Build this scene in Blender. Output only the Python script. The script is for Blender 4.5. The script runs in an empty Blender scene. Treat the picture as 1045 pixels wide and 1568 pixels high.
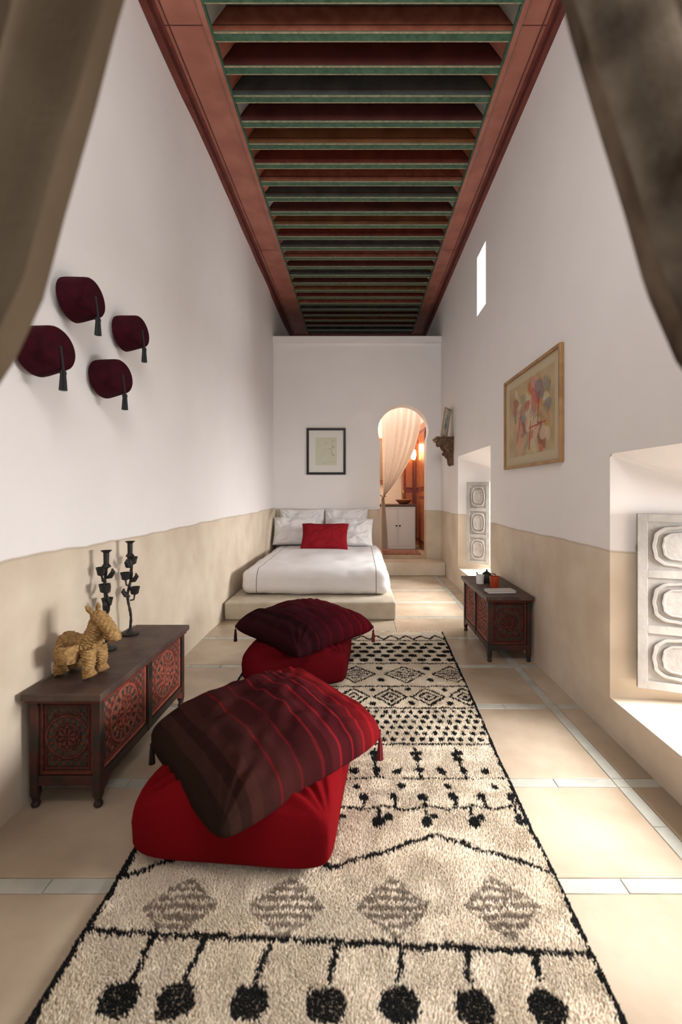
import bpy, bmesh, math, random
import numpy as np
from mathutils import Vector, Matrix
random.seed(3)
FP=697.0; H=1.3
XL=-1.378; XR=1.335; YB=7.39
ZC=4.43
scene=bpy.context.scene

# ------------------------------------------------------------------ materials
def M(name,col,col2=None,rough=.6,nscale=6,bump=0,bscale=60,metal=0,spec=.5,emit=0,sheen=0,attr=False,trans=0,detail=4):
    m=bpy.data.materials.new(name); m.use_nodes=True
    nt=m.node_tree; b=nt.nodes['Principled BSDF']
    b.inputs['Roughness'].default_value=rough; b.inputs['Metallic'].default_value=metal
    b.inputs['Specular IOR Level'].default_value=spec
    b.inputs['Base Color'].default_value=(*col,1)
    tc=nt.nodes.new('ShaderNodeTexCoord')
    if attr:
        a=nt.nodes.new('ShaderNodeVertexColor'); a.layer_name='Col'
        nt.links.new(a.outputs['Color'],b.inputs['Base Color'])
    elif col2:
        n=nt.nodes.new('ShaderNodeTexNoise'); n.inputs['Scale'].default_value=nscale; n.inputs['Detail'].default_value=detail
        nt.links.new(tc.outputs['Object'],n.inputs['Vector'])
        r=nt.nodes.new('ShaderNodeValToRGB'); r.color_ramp.elements[0].position=.35; r.color_ramp.elements[1].position=.65
        r.color_ramp.elements[0].color=(*col,1); r.color_ramp.elements[1].color=(*col2,1)
        nt.links.new(n.outputs['Fac'],r.inputs['Fac']); nt.links.new(r.outputs['Color'],b.inputs['Base Color'])
    if bump:
        n2=nt.nodes.new('ShaderNodeTexNoise'); n2.inputs['Scale'].default_value=bscale; n2.inputs['Detail'].default_value=3
        nt.links.new(tc.outputs['Object'],n2.inputs['Vector'])
        bp=nt.nodes.new('ShaderNodeBump'); bp.inputs['Strength'].default_value=bump; bp.inputs['Distance'].default_value=.01
        nt.links.new(n2.outputs['Fac'],bp.inputs['Height']); nt.links.new(bp.outputs['Normal'],b.inputs['Normal'])
    if emit:
        b.inputs['Emission Color'].default_value=(*col,1); b.inputs['Emission Strength'].default_value=emit
    if sheen: b.inputs['Sheen Weight'].default_value=sheen
    if trans:
        out=nt.nodes['Material Output']; t=nt.nodes.new('ShaderNodeBsdfTranslucent'); t.inputs['Color'].default_value=(*col,1)
        mx=nt.nodes.new('ShaderNodeMixShader'); mx.inputs[0].default_value=trans
        nt.links.new(b.outputs[0],mx.inputs[1]); nt.links.new(t.outputs[0],mx.inputs[2]); nt.links.new(mx.outputs[0],out.inputs['Surface'])
    return m

def wall_mat():
    m=bpy.data.materials.new('lime_plaster'); m.use_nodes=True; nt=m.node_tree; L=nt.links; b=nt.nodes['Principled BSDF']
    b.inputs['Roughness'].default_value=.75; b.inputs['Specular IOR Level'].default_value=.25
    g=nt.nodes.new('ShaderNodeNewGeometry'); s=nt.nodes.new('ShaderNodeSeparateXYZ'); L.new(g.outputs['Position'],s.inputs[0])
    n=nt.nodes.new('ShaderNodeTexNoise'); n.inputs['Scale'].default_value=2.2; n.inputs['Detail'].default_value=3
    L.new(g.outputs['Position'],n.inputs['Vector'])
    def math_(op,a,bv):
        k=nt.nodes.new('ShaderNodeMath'); k.operation=op
        for i,v in enumerate((a,bv)):
            if isinstance(v,(int,float)): k.inputs[i].default_value=v
            else: L.new(v,k.inputs[i])
        return k.outputs[0]
    wob=math_('MULTIPLY',math_('SUBTRACT',n.outputs['Fac'],.5),.05)
    zz=math_('ADD',math_('ADD',s.outputs['Z'],wob),math_('MULTIPLY',s.outputs['X'],.014))
    up=nt.nodes.new('ShaderNodeMapRange'); up.inputs['From Min'].default_value=.999; up.inputs['From Max'].default_value=1.007
    L.new(zz,up.inputs['Value'])
    line=nt.nodes.new('ShaderNodeMapRange'); line.inputs['From Min'].default_value=.010; line.inputs['From Max'].default_value=.002
    L.new(math_('ABSOLUTE',math_('SUBTRACT',zz,.999),0),line.inputs['Value'])
    n2=nt.nodes.new('ShaderNodeTexNoise'); n2.inputs['Scale'].default_value=2.6; n2.inputs['Detail'].default_value=6
    L.new(g.outputs['Position'],n2.inputs['Vector'])
    r=nt.nodes.new('ShaderNodeValToRGB'); r.color_ramp.elements[0].position=.3; r.color_ramp.elements[1].position=.7
    r.color_ramp.elements[0].color=(.57,.465,.355,1); r.color_ramp.elements[1].color=(.74,.64,.52,1)
    L.new(n2.outputs['Fac'],r.inputs['Fac'])
    r2=nt.nodes.new('ShaderNodeValToRGB'); r2.color_ramp.elements[0].color=(.79,.755,.745,1); r2.color_ramp.elements[1].color=(.85,.82,.81,1)
    L.new(n2.outputs['Fac'],r2.inputs['Fac'])
    mx=nt.nodes.new('ShaderNodeMixRGB'); L.new(up.outputs[0],mx.inputs[0]); L.new(r.outputs[0],mx.inputs[1]); L.new(r2.outputs[0],mx.inputs[2])
    mx2=nt.nodes.new('ShaderNodeMixRGB'); L.new(math_('MULTIPLY',line.outputs[0],.4),mx2.inputs[0]); L.new(mx.outputs[0],mx2.inputs[1]); mx2.inputs[2].default_value=(.34,.27,.20,1)
    L.new(mx2.outputs[0],b.inputs['Base Color'])
    n3=nt.nodes.new('ShaderNodeTexNoise'); n3.inputs['Scale'].default_value=4; n3.inputs['Detail'].default_value=5
    L.new(g.outputs['Position'],n3.inputs['Vector'])
    h=math_('SUBTRACT',math_('MULTIPLY',n3.outputs['Fac'],1.1),math_('MULTIPLY',up.outputs[0],.35))
    bp=nt.nodes.new('ShaderNodeBump'); bp.inputs['Strength'].default_value=.28; bp.inputs['Distance'].default_value=.02
    L.new(h,bp.inputs['Height']); L.new(bp.outputs[0],b.inputs['Normal'])
    return m
WALL=wall_mat()

# ------------------------------------------------------------------ mesh builder
class MB:
    def __init__(s): s.v=[]; s.f=[]; s.m=[]; s.c=[]
    def add(s,vs,fs,mi=0,col=None):
        o=len(s.v); s.v+= [tuple(map(float,p)) for p in vs]; s.f+=[tuple(i+o for i in f) for f in fs]; s.m+=[mi]*len(fs)
        if col is None: s.c+=[(1,1,1)]*len(vs)
        else: s.c+=[tuple(map(float,c)) for c in col]
    def box(s,x0,x1,y0,y1,z0,z1,mi=0):
        s.add([(x0,y0,z0),(x1,y0,z0),(x1,y1,z0),(x0,y1,z0),(x0,y0,z1),(x1,y0,z1),(x1,y1,z1),(x0,y1,z1)],
              [(0,3,2,1),(4,5,6,7),(0,1,5,4),(1,2,6,5),(2,3,7,6),(3,0,4,7)],mi)
    def quad(s,a,b,c,d,mi=0): s.add([a,b,c,d],[(0,1,2,3)],mi)
    def prism(s,poly,ax,t0,t1,mi=0):
        def P(p,t):
            return {'x':(t,p[0],p[1]),'y':(p[0],t,p[1]),'z':(p[0],p[1],t)}[ax]
        n=len(poly); vs=[P(p,t0) for p in poly]+[P(p,t1) for p in poly]
        fs=[tuple(range(n))[::-1],tuple(range(n,2*n))]+[(i,(i+1)%n,n+(i+1)%n,n+i) for i in range(n)]
        s.add(vs,fs,mi)
    def ring(s,po,pi,t0,t1,mi=0):
        # raised moulding between two outlines in the xz plane
        n=len(po); vs=[(p[0],t1,p[1]) for p in po]+[(p[0],t0,p[1]) for p in po]+[(p[0],t0,p[1]) for p in pi]+[(p[0],t1,p[1]) for p in pi]
        fs=[]
        for i in range(n):
            j=(i+1)%n
            for k in range(3): fs.append((k*n+i,k*n+j,(k+1)*n+j,(k+1)*n+i))
        s.add(vs,fs,mi)
    def tube(s,path,rad,mi=0,seg=10,cap=True,rmod=None):
        path=[Vector(p) for p in path]; n=len(path)
        if not hasattr(rad,'__len__'): rad=[rad]*n
        vs=[];fs=[]
        t0=(path[1]-path[0]).normalized(); up=Vector((0,0,1)) if abs(t0.z)<.9 else Vector((1,0,0))
        a=t0.cross(up).normalized()
        for i,p in enumerate(path):
            t=(path[min(i+1,n-1)]-path[max(i-1,0)]).normalized()
            a=(a-t*a.dot(t)).normalized(); b=t.cross(a)
            for k in range(seg):
                th=2*math.pi*k/seg; r=rad[i]*(rmod(i,th) if rmod else 1)
                vs.append(p+a*math.cos(th)*r+b*math.sin(th)*r)
        for i in range(n-1):
            for k in range(seg):
                k2=(k+1)%seg; fs.append((i*seg+k,i*seg+k2,(i+1)*seg+k2,(i+1)*seg+k))
        if cap: fs.append(tuple(range(seg))[::-1]); fs.append(tuple(range((n-1)*seg,n*seg)))
        s.add(vs,fs,mi)
    def lathe(s,prof,c=(0,0,0),mi=0,seg=24,mat=None,rmod=None):
        vs=[];fs=[];n=len(prof)
        for i,(r,z) in enumerate(prof):
            for k in range(seg):
                th=2*math.pi*k/seg; rr=r*(rmod(i,th) if rmod else 1)
                p=Vector((rr*math.cos(th),rr*math.sin(th),z))
                if mat is not None: p=mat@p
                vs.append(p+Vector(c))
        for i in range(n-1):
            for k in range(seg):
                k2=(k+1)%seg; fs.append((i*seg+k,i*seg+k2,(i+1)*seg+k2,(i+1)*seg+k))
        fs.append(tuple(range(seg))[::-1]); fs.append(tuple(range((n-1)*seg,n*seg)))
        s.add(vs,fs,mi)
    def ball(s,c,r,mi=0,seg=14,sc=(1,1,1)):
        prof=[(max(1e-4,math.sin(math.pi*i/8))*r,-math.cos(math.pi*i/8)*r) for i in range(9)]
        s.lathe(prof,c,mi,seg,mat=Matrix.Diagonal((*sc,)).to_3x3())
    def grid(s,P,mi=0,col=None,flip=False):
        n,m=P.shape[:2]; vs=P.reshape(-1,3); fs=[]
        for i in range(n-1):
            for j in range(m-1):
                q=(i*m+j,(i+1)*m+j,(i+1)*m+j+1,i*m+j+1)
                fs.append(q[::-1] if flip else q)
        s.add(vs,fs,mi,None if col is None else col.reshape(-1,3))
    def build(s,name,mats,smooth=30,bevel=0,parent=None,loc=None,rot=None,sub=0,usecol=False,fixn=True):
        me=bpy.data.meshes.new(name); me.from_pydata(s.v,[],s.f)
        if not isinstance(mats,(list,tuple)): mats=[mats]
        for m in mats: me.materials.append(m)
        me.polygons.foreach_set('material_index',s.m)
        if usecol:
            ca=me.color_attributes.new('Col','FLOAT_COLOR','POINT')
            a=np.ones((len(s.v),4),dtype=np.float32); a[:,:3]=np.array(s.c,dtype=np.float32)
            ca.data.foreach_set('color',a.ravel())
        if fixn:
            bm=bmesh.new(); bm.from_mesh(me); bmesh.ops.recalc_face_normals(bm,faces=bm.faces); bm.to_mesh(me); bm.free()
        if smooth:
            me.polygons.foreach_set('use_smooth',[True]*len(me.polygons))
            try: me.set_sharp_from_angle(angle=math.radians(smooth))
            except Exception: pass
        o=bpy.data.objects.new(name,me); scene.collection.objects.link(o)
        if bevel:
            b=o.modifiers.new('bevel','BEVEL'); b.width=bevel; b.segments=2; b.limit_method='ANGLE'; b.angle_limit=math.radians(40)
        if sub:
            b=o.modifiers.new('sub','SUBSURF'); b.levels=sub; b.render_levels=sub
        if parent: o.parent=parent
        if loc is not None: o.location=loc
        if rot is not None: o.rotation_euler=rot
        return o
def empty(name,loc=(0,0,0),rot=(0,0,0)):
    e=bpy.data.objects.new(name,None); e.empty_display_size=.1; scene.collection.objects.link(e); e.location=loc; e.rotation_euler=rot; return e

_ng={}
def vn(x,y,scale,seed=0):
    if seed not in _ng: _ng[seed]=np.random.RandomState(seed).rand(256,256)
    g=_ng[seed]; x=np.asarray(x)*scale+50; y=np.asarray(y)*scale+50
    xi=np.floor(x).astype(int); yi=np.floor(y).astype(int); fx=x-xi; fy=y-yi
    fx=fx*fx*(3-2*fx); fy=fy*fy*(3-2*fy)
    a=g[xi%256,yi%256];b=g[(xi+1)%256,yi%256];c=g[xi%256,(yi+1)%256];d=g[(xi+1)%256,(yi+1)%256]
    return (a*(1-fx)+b*fx)*(1-fy)+(c*(1-fx)+d*fx)*fy
r=math.radians

# ------------------------------------------------------------------ floor
beige=M('floor_sandstone',(.36,.275,.195),(.54,.44,.335),rough=.27,nscale=1.8,bump=.12,bscale=25,spec=.55,detail=8)
blue=M('floor_pale_stone',(.40,.395,.35),(.50,.495,.44),rough=.26,nscale=8,bump=.1,bscale=30)
grout=M('floor_grout',(.36,.29,.21),(.44,.36,.27),rough=.8)
mb=MB(); mb.box(-1.7,1.6,-1.2,7.9,-.12,-.004,2)
ystr=[-.9,-.3,.3,.9,1.47,2.0,2.72,3.35,4.0,4.65,5.3,5.95,6.6,7.25]
sw=.06; xs=[(XL-.1,-.35,'t'),(-.35,.35,'t'),(.35,1.14,'t'),(1.14,1.20,'s'),(1.20,XR+.1,'t')]
g=.0018
def trange(a,b,k):
    L=[];n=max(1,round((b-a)/k))
    for i in range(n): L.append((a+(b-a)*i/n,a+(b-a)*(i+1)/n))
    return L
for i in range(len(ystr)-1):
    y0=ystr[i]; y1=y0+sw; y2=ystr[i+1]
    for (a,b,t) in xs:
        for (c,d) in (trange(a,b,.24)):
            mb.box(c+g,d-g,y0+g,y1-g,-.02,random.uniform(-.0006,.0006),1)
        if t=='s':
            for (c,d) in trange(y1,y2,.26): mb.box(a+g,b-g,c+g,d-g,-.02,random.uniform(-.0006,.0006),1)
        else:
            mb.box(a+g,b-g,y1+g,y2-g,-.02,random.uniform(-.0005,.0005),0)
mb.build('floor',[beige,blue,grout],bevel=.0015)

# ------------------------------------------------------------------ left wall
mb=MB()
ys=np.linspace(-.2,9.5,130); zs=np.linspace(0,4.9,60)
Y,Z=np.meshgrid(ys,zs,indexing='ij')
X=XL-.006+ (vn(Y,Z,.9,5)-.5)*.018+(vn(Y,Z*.25,2.6,6)-.5)*.014
mb.grid(np.stack([X,Y,Z],-1)); mb.box(-1.7,-1.41,-.2,9.5,-.1,4.9)
mb.build('wall_left',WALL,smooth=60,fixn=False)

# ------------------------------------------------------------------ right wall with splayed window niches
ops=[(.95,2.417,.205,1.498,1.12,2.19,.27,1.25),
     (4.606,6.12,.27,1.765,4.90,5.72,.33,1.50),
     (4.78,5.14,3.27,3.93,4.80,5.16,3.27,3.93)]
XO=1.95
mb=MB()
def tiled(xp,idx,flip):
    yb=sorted(set([-.2,9.5]+sum([[o[idx],o[idx+1]] for o in ops],[]))|set(np.arange(0,9.5,.5).round(2)))
    zb=sorted(set([-.1,4.9]+sum([[o[idx+2],o[idx+3]] for o in ops],[])))
    for a,b in zip(yb[:-1],yb[1:]):
        for c,d in zip(zb[:-1],zb[1:]):
            ym=(a+b)/2; zm=(c+d)/2
            if any(o[idx]<ym<o[idx+1] and o[idx+2]<zm<o[idx+3] for o in ops): continue
            q=[(xp,a,c),(xp,b,c),(xp,b,d),(xp,a,d)]
            mb.quad(*(q[::-1] if flip else q))
tiled(XR,0,False); tiled(XO,4,True)
for o in ops:
    i=[(XR,o[0],o[2]),(XR,o[1],o[2]),(XR,o[1],o[3]),(XR,o[0],o[3])]
    e=[(XO,o[4],o[6]),(XO,o[5],o[6]),(XO,o[5],o[7]),(XO,o[4],o[7])]
    for k in range(4):
        k2=(k+1)%4; mb.quad(i[k],i[k2],e[k2],e[k])
mb.quad((XR,-.2,4.9),(XR,9.5,4.9),(XO,9.5,4.9),(XO,-.2,4.9)); mb.quad((XR,-.2,-.1),(XR,-.2,4.9),(XO,-.2,4.9),(XO,-.2,-.1)); mb.quad((XR,9.5,-.1),(XR,9.5,4.9),(XO,9.5,4.9),(XO,9.5,-.1))
o=mb.build('wall_right',WALL,smooth=0,fixn=False)
bm=bmesh.new(); bm.from_mesh(o.data); bmesh.ops.remove_doubles(bm,verts=bm.verts,dist=1e-4); bmesh.ops.recalc_face_normals(bm,faces=bm.faces); bm.to_mesh(o.data); bm.free()
b=o.modifiers.new('bevel','BEVEL'); b.width=.018; b.segments=4; b.limit_method='ANGLE'; b.angle_limit=r(25)

# ------------------------------------------------------------------ partition wall with keyhole arch
mb=MB(); cx,cz,R,hj=.721,2.29,.41,.378; T0,T1=YB,YB+.26; ZT=3.79
rx0,rx1,rz=cx-.5,cx+.5,2.85
a0=math.acos(hj/R)
angs=[math.pi+a0-(math.pi+2*a0)*i/40 for i in range(41)]
ca=math.atan2(rz-cz,.5); angs=sorted(set(angs+[ca,math.pi-ca]),reverse=True)
pts=[(cx-hj,.0),(cx-hj,.27),(cx-hj,1.2)]; out=[(rx0,.0),(rx0,.27),(rx0,1.2)]
for a in angs:
    c,s_=math.cos(a),math.sin(a); pts.append((cx+R*c,cz+R*s_))
    k=min(.5/abs(c) if abs(c)>1e-6 else 1e9,(rz-cz)/s_ if s_>1e-6 else 1e9); out.append((cx+k*c,cz+k*s_))
pts+=[(cx+hj,1.2),(cx+hj,.27),(cx+hj,.0)]; out+=[(rx1,1.2),(rx1,.27),(rx1,.0)]
for i in range(len(pts)-1):
    p,q,r_,t=pts[i],pts[i+1],out[i+1],out[i]
    for y in (T0,T1): mb.quad((p[0],y,p[1]),(q[0],y,q[1]),(r_[0],y,r_[1]),(t[0],y,t[1]))
    mb.quad((p[0],T0,p[1]),(p[0],T1,p[1]),(q[0],T1,q[1]),(q[0],T0,q[1]))
mb.box(XL-.02,rx0,T0,T1,-.02,ZT); mb.box(rx1,XR+.01,T0,T1,-.02,ZT); mb.box(rx0,rx1,T0,T1,rz,ZT)
mb.box(XL-.02,XR+.01,T0-.05,T1+.02,ZT-.09,ZT+.01)
mb.box(XL-.02,XR+.01,T1,9.3,ZT-.2,ZT-.02)
poly=[(YB,.186),(YB,1.03)]+[(YB-.10-.60*math.sin(a),.50+.53*math.cos(a)) for a in np.linspace(0,math.pi/2,14)]+[(6.66,.186)]
mb.prism(poly,'x',XL-.01,XL+.045); mb.box(XL+.045,.30,YB-.07,YB,.186,1.025)
mb.build('wall_back',WALL,smooth=35)
mb=MB(); mb.box(-1.7,1.95,9.22,9.5,-.1,4.9); mb.build('wall_end',WALL,smooth=0)
mb=MB(); a,b=.10,.34
mb.box(-1.7,-.66,a,b,-.1,4.9); mb.box(.66,1.95,a,b,-.1,4.9); mb.box(-.66,.66,a,b,2.5,2.9); mb.box(-.66,.66,a,b,4.15,4.9)
mb.build('wall_front',WALL,smooth=0)

# ------------------------------------------------------------------ ceiling
terra=M('ceiling_terracotta_paint',(.25,.07,.04),(.34,.115,.07),rough=.55,nscale=12)
pink=M('ceiling_rose_paint',(.36,.125,.09),(.47,.185,.135),rough=.45,nscale=5,bump=.1)
dred=M('ceiling_dark_red',(.13,.020,.014),(.19,.036,.023),rough=.5,nscale=10)
maroon=M('ceiling_maroon',(.065,.012,.010),(.105,.024,.019),rough=.55)
slate=M('ceiling_slate',(.052,.060,.058),(.085,.094,.088),rough=.6)
brown=M('ceiling_ochre_brown',(.18,.065,.024),(.26,.105,.04),rough=.55)
green=M('ceiling_green_paint',(.028,.095,.055),(.065,.16,.10),rough=.5,nscale=20)
cream=M('ceiling_cream_line',(.40,.34,.22),(.25,.21,.13),rough=.6,nscale=30)
lgrey=M('ceiling_pale_grey',(.28,.28,.25),(.36,.35,.31),rough=.6)
mb=MB(); mb.box(-1.7,1.95,-.2,9.5,ZC+.21,ZC+.4,0)
XLi,XRi=-1.0,1.05
mats=[dred,terra,maroon,slate,brown,green,cream,lgrey,pink]
cyc=[1,2,3,2,4,0,1,3,2,4,0,3]
endc={1:8,2:1,3:7,4:4,0:1}
y0=3.139-.2494*12
for k in range(37):
    yc=y0+k*.2494; c=cyc[(k-12)%12]
    if yc+.25>9.2: break
    mb.box(XLi-.02,XRi+.02,yc+.04,yc+.21,ZC+.175,ZC+.22,c)
    for x0,x1 in ((XLi-.02,XLi+.10),(XRi+.02,XRi-.10)):
        mb.quad((x0,yc+.042,ZC+.02),(x0,yc+.208,ZC+.02),(x1,yc+.208,ZC+.18),(x1,yc+.042,ZC+.18),endc[c])
    for xi in np.linspace(XLi,XRi,9)[1:-1]:
        mb.box(xi-.004,xi+.004,yc+.04,yc+.21,ZC+.17,ZC+.18,2)
mb.build('ceiling',mats,smooth=0)
mb=MB()
for k in range(37):
    yc=y0+k*.2494; c=cyc[(k-12)%12]
    if yc>9.15: break
    w=.030
    mb.box(XLi-.02,XRi+.02,yc-w,yc+w,ZC+.012,ZC+.18,c)
    mb.box(XLi-.02,XRi+.02,yc-w-.001,yc+w+.001,ZC+.0,ZC+.012,5)
    mb.box(XLi-.02,XRi+.02,yc-w-.003,yc-w+.004,ZC-.003,ZC+.005,6)
    mb.box(XLi-.02,XRi+.02,yc+w-.003,yc+w+.003,ZC-.003,ZC+.005,6)
    mb.box(XLi-.02,XRi+.02,yc-w-.003,yc-w,ZC+.05,ZC+.056,2)
mb.build('ceiling_joists',mats,smooth=0)
for nm,xw,xi,sg in (('trim_ceiling_left',XL-.01,XLi,1),('trim_ceiling_right',XR+.01,XRi,-1)):
    mb=MB()
    def B(d0,d1,z0,z1,mi):
        p,q=xw+sg*d0,xw+sg*d1
        mb.box(min(p,q),max(p,q),.34,9.22,z0,z1,mi)
    wd=abs(xi-xw)
    B(0,.05,ZC-.045,ZC+.2,1); B(.05,.062,ZC-.03,ZC+.2,2); B(.062,.085,ZC-.018,ZC+.2,1)
    B(.085,wd-.045,ZC-.005,ZC+.2,0); B(.11,.116,ZC-.011,ZC,2)
    B(wd-.045,wd-.038,ZC-.010,ZC+.1,3); B(wd-.038,wd-.006,ZC-.02,ZC+.08,0)
    B(wd-.006,wd+.006,ZC-.012,ZC+.02,4)
    for yj in (3.05,5.9,8.1): 
        p,q=xw+sg*.085,xw+sg*wd; mb.box(min(p,q),max(p,q),yj,yj+.006,ZC-.0065,ZC,2)
    mb.build(nm,[pink,dred,maroon,cream,green],smooth=0)
mb=MB(); mb.box(XL,XR,9.05,9.22,ZC-.03,ZC+.1,0); mb.box(XLi,XRi,8.98,9.05,ZC,ZC+.15,1); mb.build('trim_ceiling_end',[dred,slate],smooth=0)

# ------------------------------------------------------------------ small room behind arch
tileb=M('inner_room_floor',(.50,.36,.24),(.60,.45,.32),rough=.4,nscale=14)
mb=MB(); mb.box(.385,XR-.003,6.98,YB-.003,0,.20,0)
mb.build('door_step',WALL,smooth=0,bevel=.01)
mb=MB(); mb.box(-.2,XR,YB+.26,9.22,.0,.262,0); mb.box(.343,1.099,YB-.0,YB+.27,.0,.262,0); mb.build('floor_inner_room',tileb,smooth=0)
mb=MB(); mb.box(.40,1.02,YB+.03,8.02,.264,.276,0)
mb.build('doormat_rug',M('inner_rug',(.22,.05,.035),(.42,.22,.15),rough=.95,nscale=30,bump=.5,bscale=90),smooth=0,bevel=.003)
warmwall=M('inner_room_plaster',(.74,.66,.56),(.80,.72,.63),rough=.7,nscale=3)
mb=MB(); mb.box(-.2,1.334,9.1,9.215,.262,ZT-.2,0); mb.box(-.3,-.2,YB+.26,9.215,0,ZT-.2,0); mb.build('wall_inner_room',warmwall,smooth=0)
wood=M('red_wood',(.28,.075,.025),(.40,.13,.05),rough=.35,nscale=4)
mb=MB(); mb.box(0,.045,0,.75,0,2.25,0)
for zz0,zz1 in((.1,.95),(1.05,2.13)):
    mb.box(-.012,.057,.09,.66,zz0,zz1,1); mb.box(-.02,.065,.14,.61,zz0+.06,zz1-.06,0)
mb.build('door_1',[wood,dred],smooth=0,bevel=.004,loc=(1.15,YB+.30,.265),rot=(0,0,r(3)))
mb=MB(); mb.box(-.22,.22,-.16,.16,0,2.1,0)
for s_ in (-1,1):
    a,b=(-.20,-.008) if s_<0 else (.008,.20)
    mb.box(a,b,-.175,-.16,.08,2.02,1); mb.box(a+.035,b-.035,-.185,-.17,.15,1.0,0); mb.box(a+.035,b-.035,-.185,-.17,1.1,1.95,0)
mb.box(-.24,.24,-.19,.17,2.1,2.15,1)
mb.build('wooden_armoire',[wood,dred],smooth=0,bevel=.004,loc=(1.07,8.91,.264))
whitep=M('white_paint',(.78,.76,.74),rough=.5); darkw=M('dark_wood',(.06,.025,.015),(.10,.045,.025),rough=.4)
iron=M('black_iron',(.018,.017,.017),(.035,.033,.03),rough=.55,metal=.5,nscale=30)
brass=M('brass',(.55,.36,.13),rough=.3,metal=1)
e=empty('washstand',(.70,8.34,.264))
mb=MB(); mb.box(-.31,.31,-.22,.22,.0,.76,0)
for s_ in (-1,1):
    a,b=(-.29,-.01) if s_<0 else (.01,.29); mb.box(a,b,-.235,-.22,.06,.72,0)
mb.build('cabinet',whitep,smooth=0,bevel=.004,parent=e)
mb=MB(); mb.box(-.325,.325,-.25,.24,.76,.80); mb.build('top',darkw,smooth=0,parent=e,bevel=.005)
mb=MB(); mb.ball((-.03,-.25,.42),.016); mb.ball((.03,-.25,.42),.016); mb.build('knobs',iron,parent=e)
mb=MB(); mb.lathe([(.05,0),(.09,.01),(.14,.06),(.15,.08),(.135,.08),(.08,.03),(.001,.02)],(.12,-.02,.80)); mb.build('basin',M('copper_bowl',(.35,.17,.08),rough=.35,metal=.7),parent=e)
mb=MB(); mb.tube([(.12,.17,.80),(.12,.17,1.0),(.12,.13,1.05),(.12,.07,1.04),(.12,.05,1.0)],.012); mb.build('tap',brass,parent=e)
mb=MB(); mb.box(-.20,.20,0,.03,0,.9,0); mb.box(-.16,.16,-.008,0,.06,.84,1)
mb.build('wall_mirror',[wood,M('mirror_glass',(.5,.4,.3),rough=.08,metal=1)],smooth=0,loc=(.45,9.06,1.45))
glow=M('lamp_glow',(1,.62,.25),emit=12)
e=empty('wall_sconce',(.765,8.98,1.95))
mb=MB(); mb.lathe([(.001,-.1),(.04,-.09),(.06,0),(.055,.08),(.04,.11)],(0,0,0)); mb.build('glass_shade',glow,parent=e)
mb=MB(); mb.box(-.03,.03,.06,.12,-.06,.06); mb.tube([(0,.08,-.02),(0,.04,-.13),(0,0,-.12)],.01); mb.lathe([(.045,-.115),(.05,-.1),(.02,-.13)]); mb.build('bracket',brass,parent=e)
e=empty('wall_sconce',(1.03,8.56,1.98)); e.name='wall_sconce.001'
mb=MB(); mb.lathe([(.001,-.09),(.035,-.08),(.05,0),(.045,.07),(.03,.1)]); mb.build('glass_shade',glow,parent=e)
mb=MB(); mb.tube([(.30,0,-.02),(.1,0,-.12),(0,0,-.10)],.01); mb.box(.27,.304,-.04,.04,-.08,.06); mb.build('bracket',brass,parent=e)
sheer=M('sheer_cream_cotton',(.80,.74,.68),(.86,.80,.75),rough=.8,trans=.35,nscale=20)
e=empty('arch_curtain')
n,mm=70,60; P=np.zeros((n,mm,3))
for i in range(n):
    t=i/(n-1); z=2.72-t*2.42
    if z>1.2:
        k=(2.72-z)/1.52; xr=1.085-.08*k-.58*k**2.3; xl=.39+.03*k
    else:
        k=(1.2-z)/.9; xr=.44+.06*math.sin(min(1,k)*1.4); xl=.385
    for j in range(mm):
        s_=j/(mm-1); wd=xr-xl
        amp=.012+.018*min(1,.25/max(wd,.05))
        P[i,j]=(xl+s_*wd, 7.80+amp*math.sin(s_*38+1.5*math.sin(t*3))+.01*math.sin(s_*17+t*6), z)
mb=MB(); mb.grid(P); mb.build('cloth',sheer,smooth=80,fixn=False,parent=e)
mb=MB(); mb.tube([(.35,7.80,1.24),(.39,7.755,1.215),(.44,7.765,1.205),(.46,7.81,1.21),(.40,7.85,1.22),(.35,7.81,1.24)],.012); mb.build('tieback',cream,parent=e)
mb=MB(); mb.tube([(.30,7.80,2.74),(1.12,7.80,2.74)],.012); mb.build('rod',iron,parent=e)

# ------------------------------------------------------------------ bed
stone=M('tadelakt_platform',(.46,.39,.30),(.58,.51,.40),rough=.5,nscale=6,bump=.15,bscale=15)
mb=MB(); mb.box(XL+.022,.374,4.576,YB-.003,0,.182); mb.build('bed_platform',stone,smooth=0,bevel=.02)
def linen(name,lines):
    m=M(name,(.74,.71,.71),(.79,.765,.76),rough=.85,nscale=3,bump=.35,bscale=9,spec=.2)
    nt=m.node_tree; L=nt.links; b=nt.nodes['Principled BSDF']
    if lines:
        tc=nt.nodes.new('ShaderNodeTexCoord'); s=nt.nodes.new('ShaderNodeSeparateXYZ'); L.new(tc.outputs['Object'],s.inputs[0])
        prev=None
        for ax,v in lines:
            a=nt.nodes.new('ShaderNodeMath'); a.operation='COMPARE'; L.new(s.outputs[ax],a.inputs[0]); a.inputs[1].default_value=v; a.inputs[2].default_value=.0035
            if prev: 
                q=nt.nodes.new('ShaderNodeMath'); q.operation='MAXIMUM'; L.new(prev,q.inputs[0]); L.new(a.outputs[0],q.inputs[1]); prev=q.outputs[0]
            else: prev=a.outputs[0]
        src=b.inputs['Base Color'].links[0].from_socket
        mx=nt.nodes.new('ShaderNodeMixRGB'); L.new(prev,mx.inputs[0]); L.new(src,mx.inputs[1]); mx.inputs[2].default_value=(.12,.12,.13,1)
        L.new(mx.outputs[0],b.inputs['Base Color'])
    return m
e=empty('bed',(-.475,6.05,0))
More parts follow.
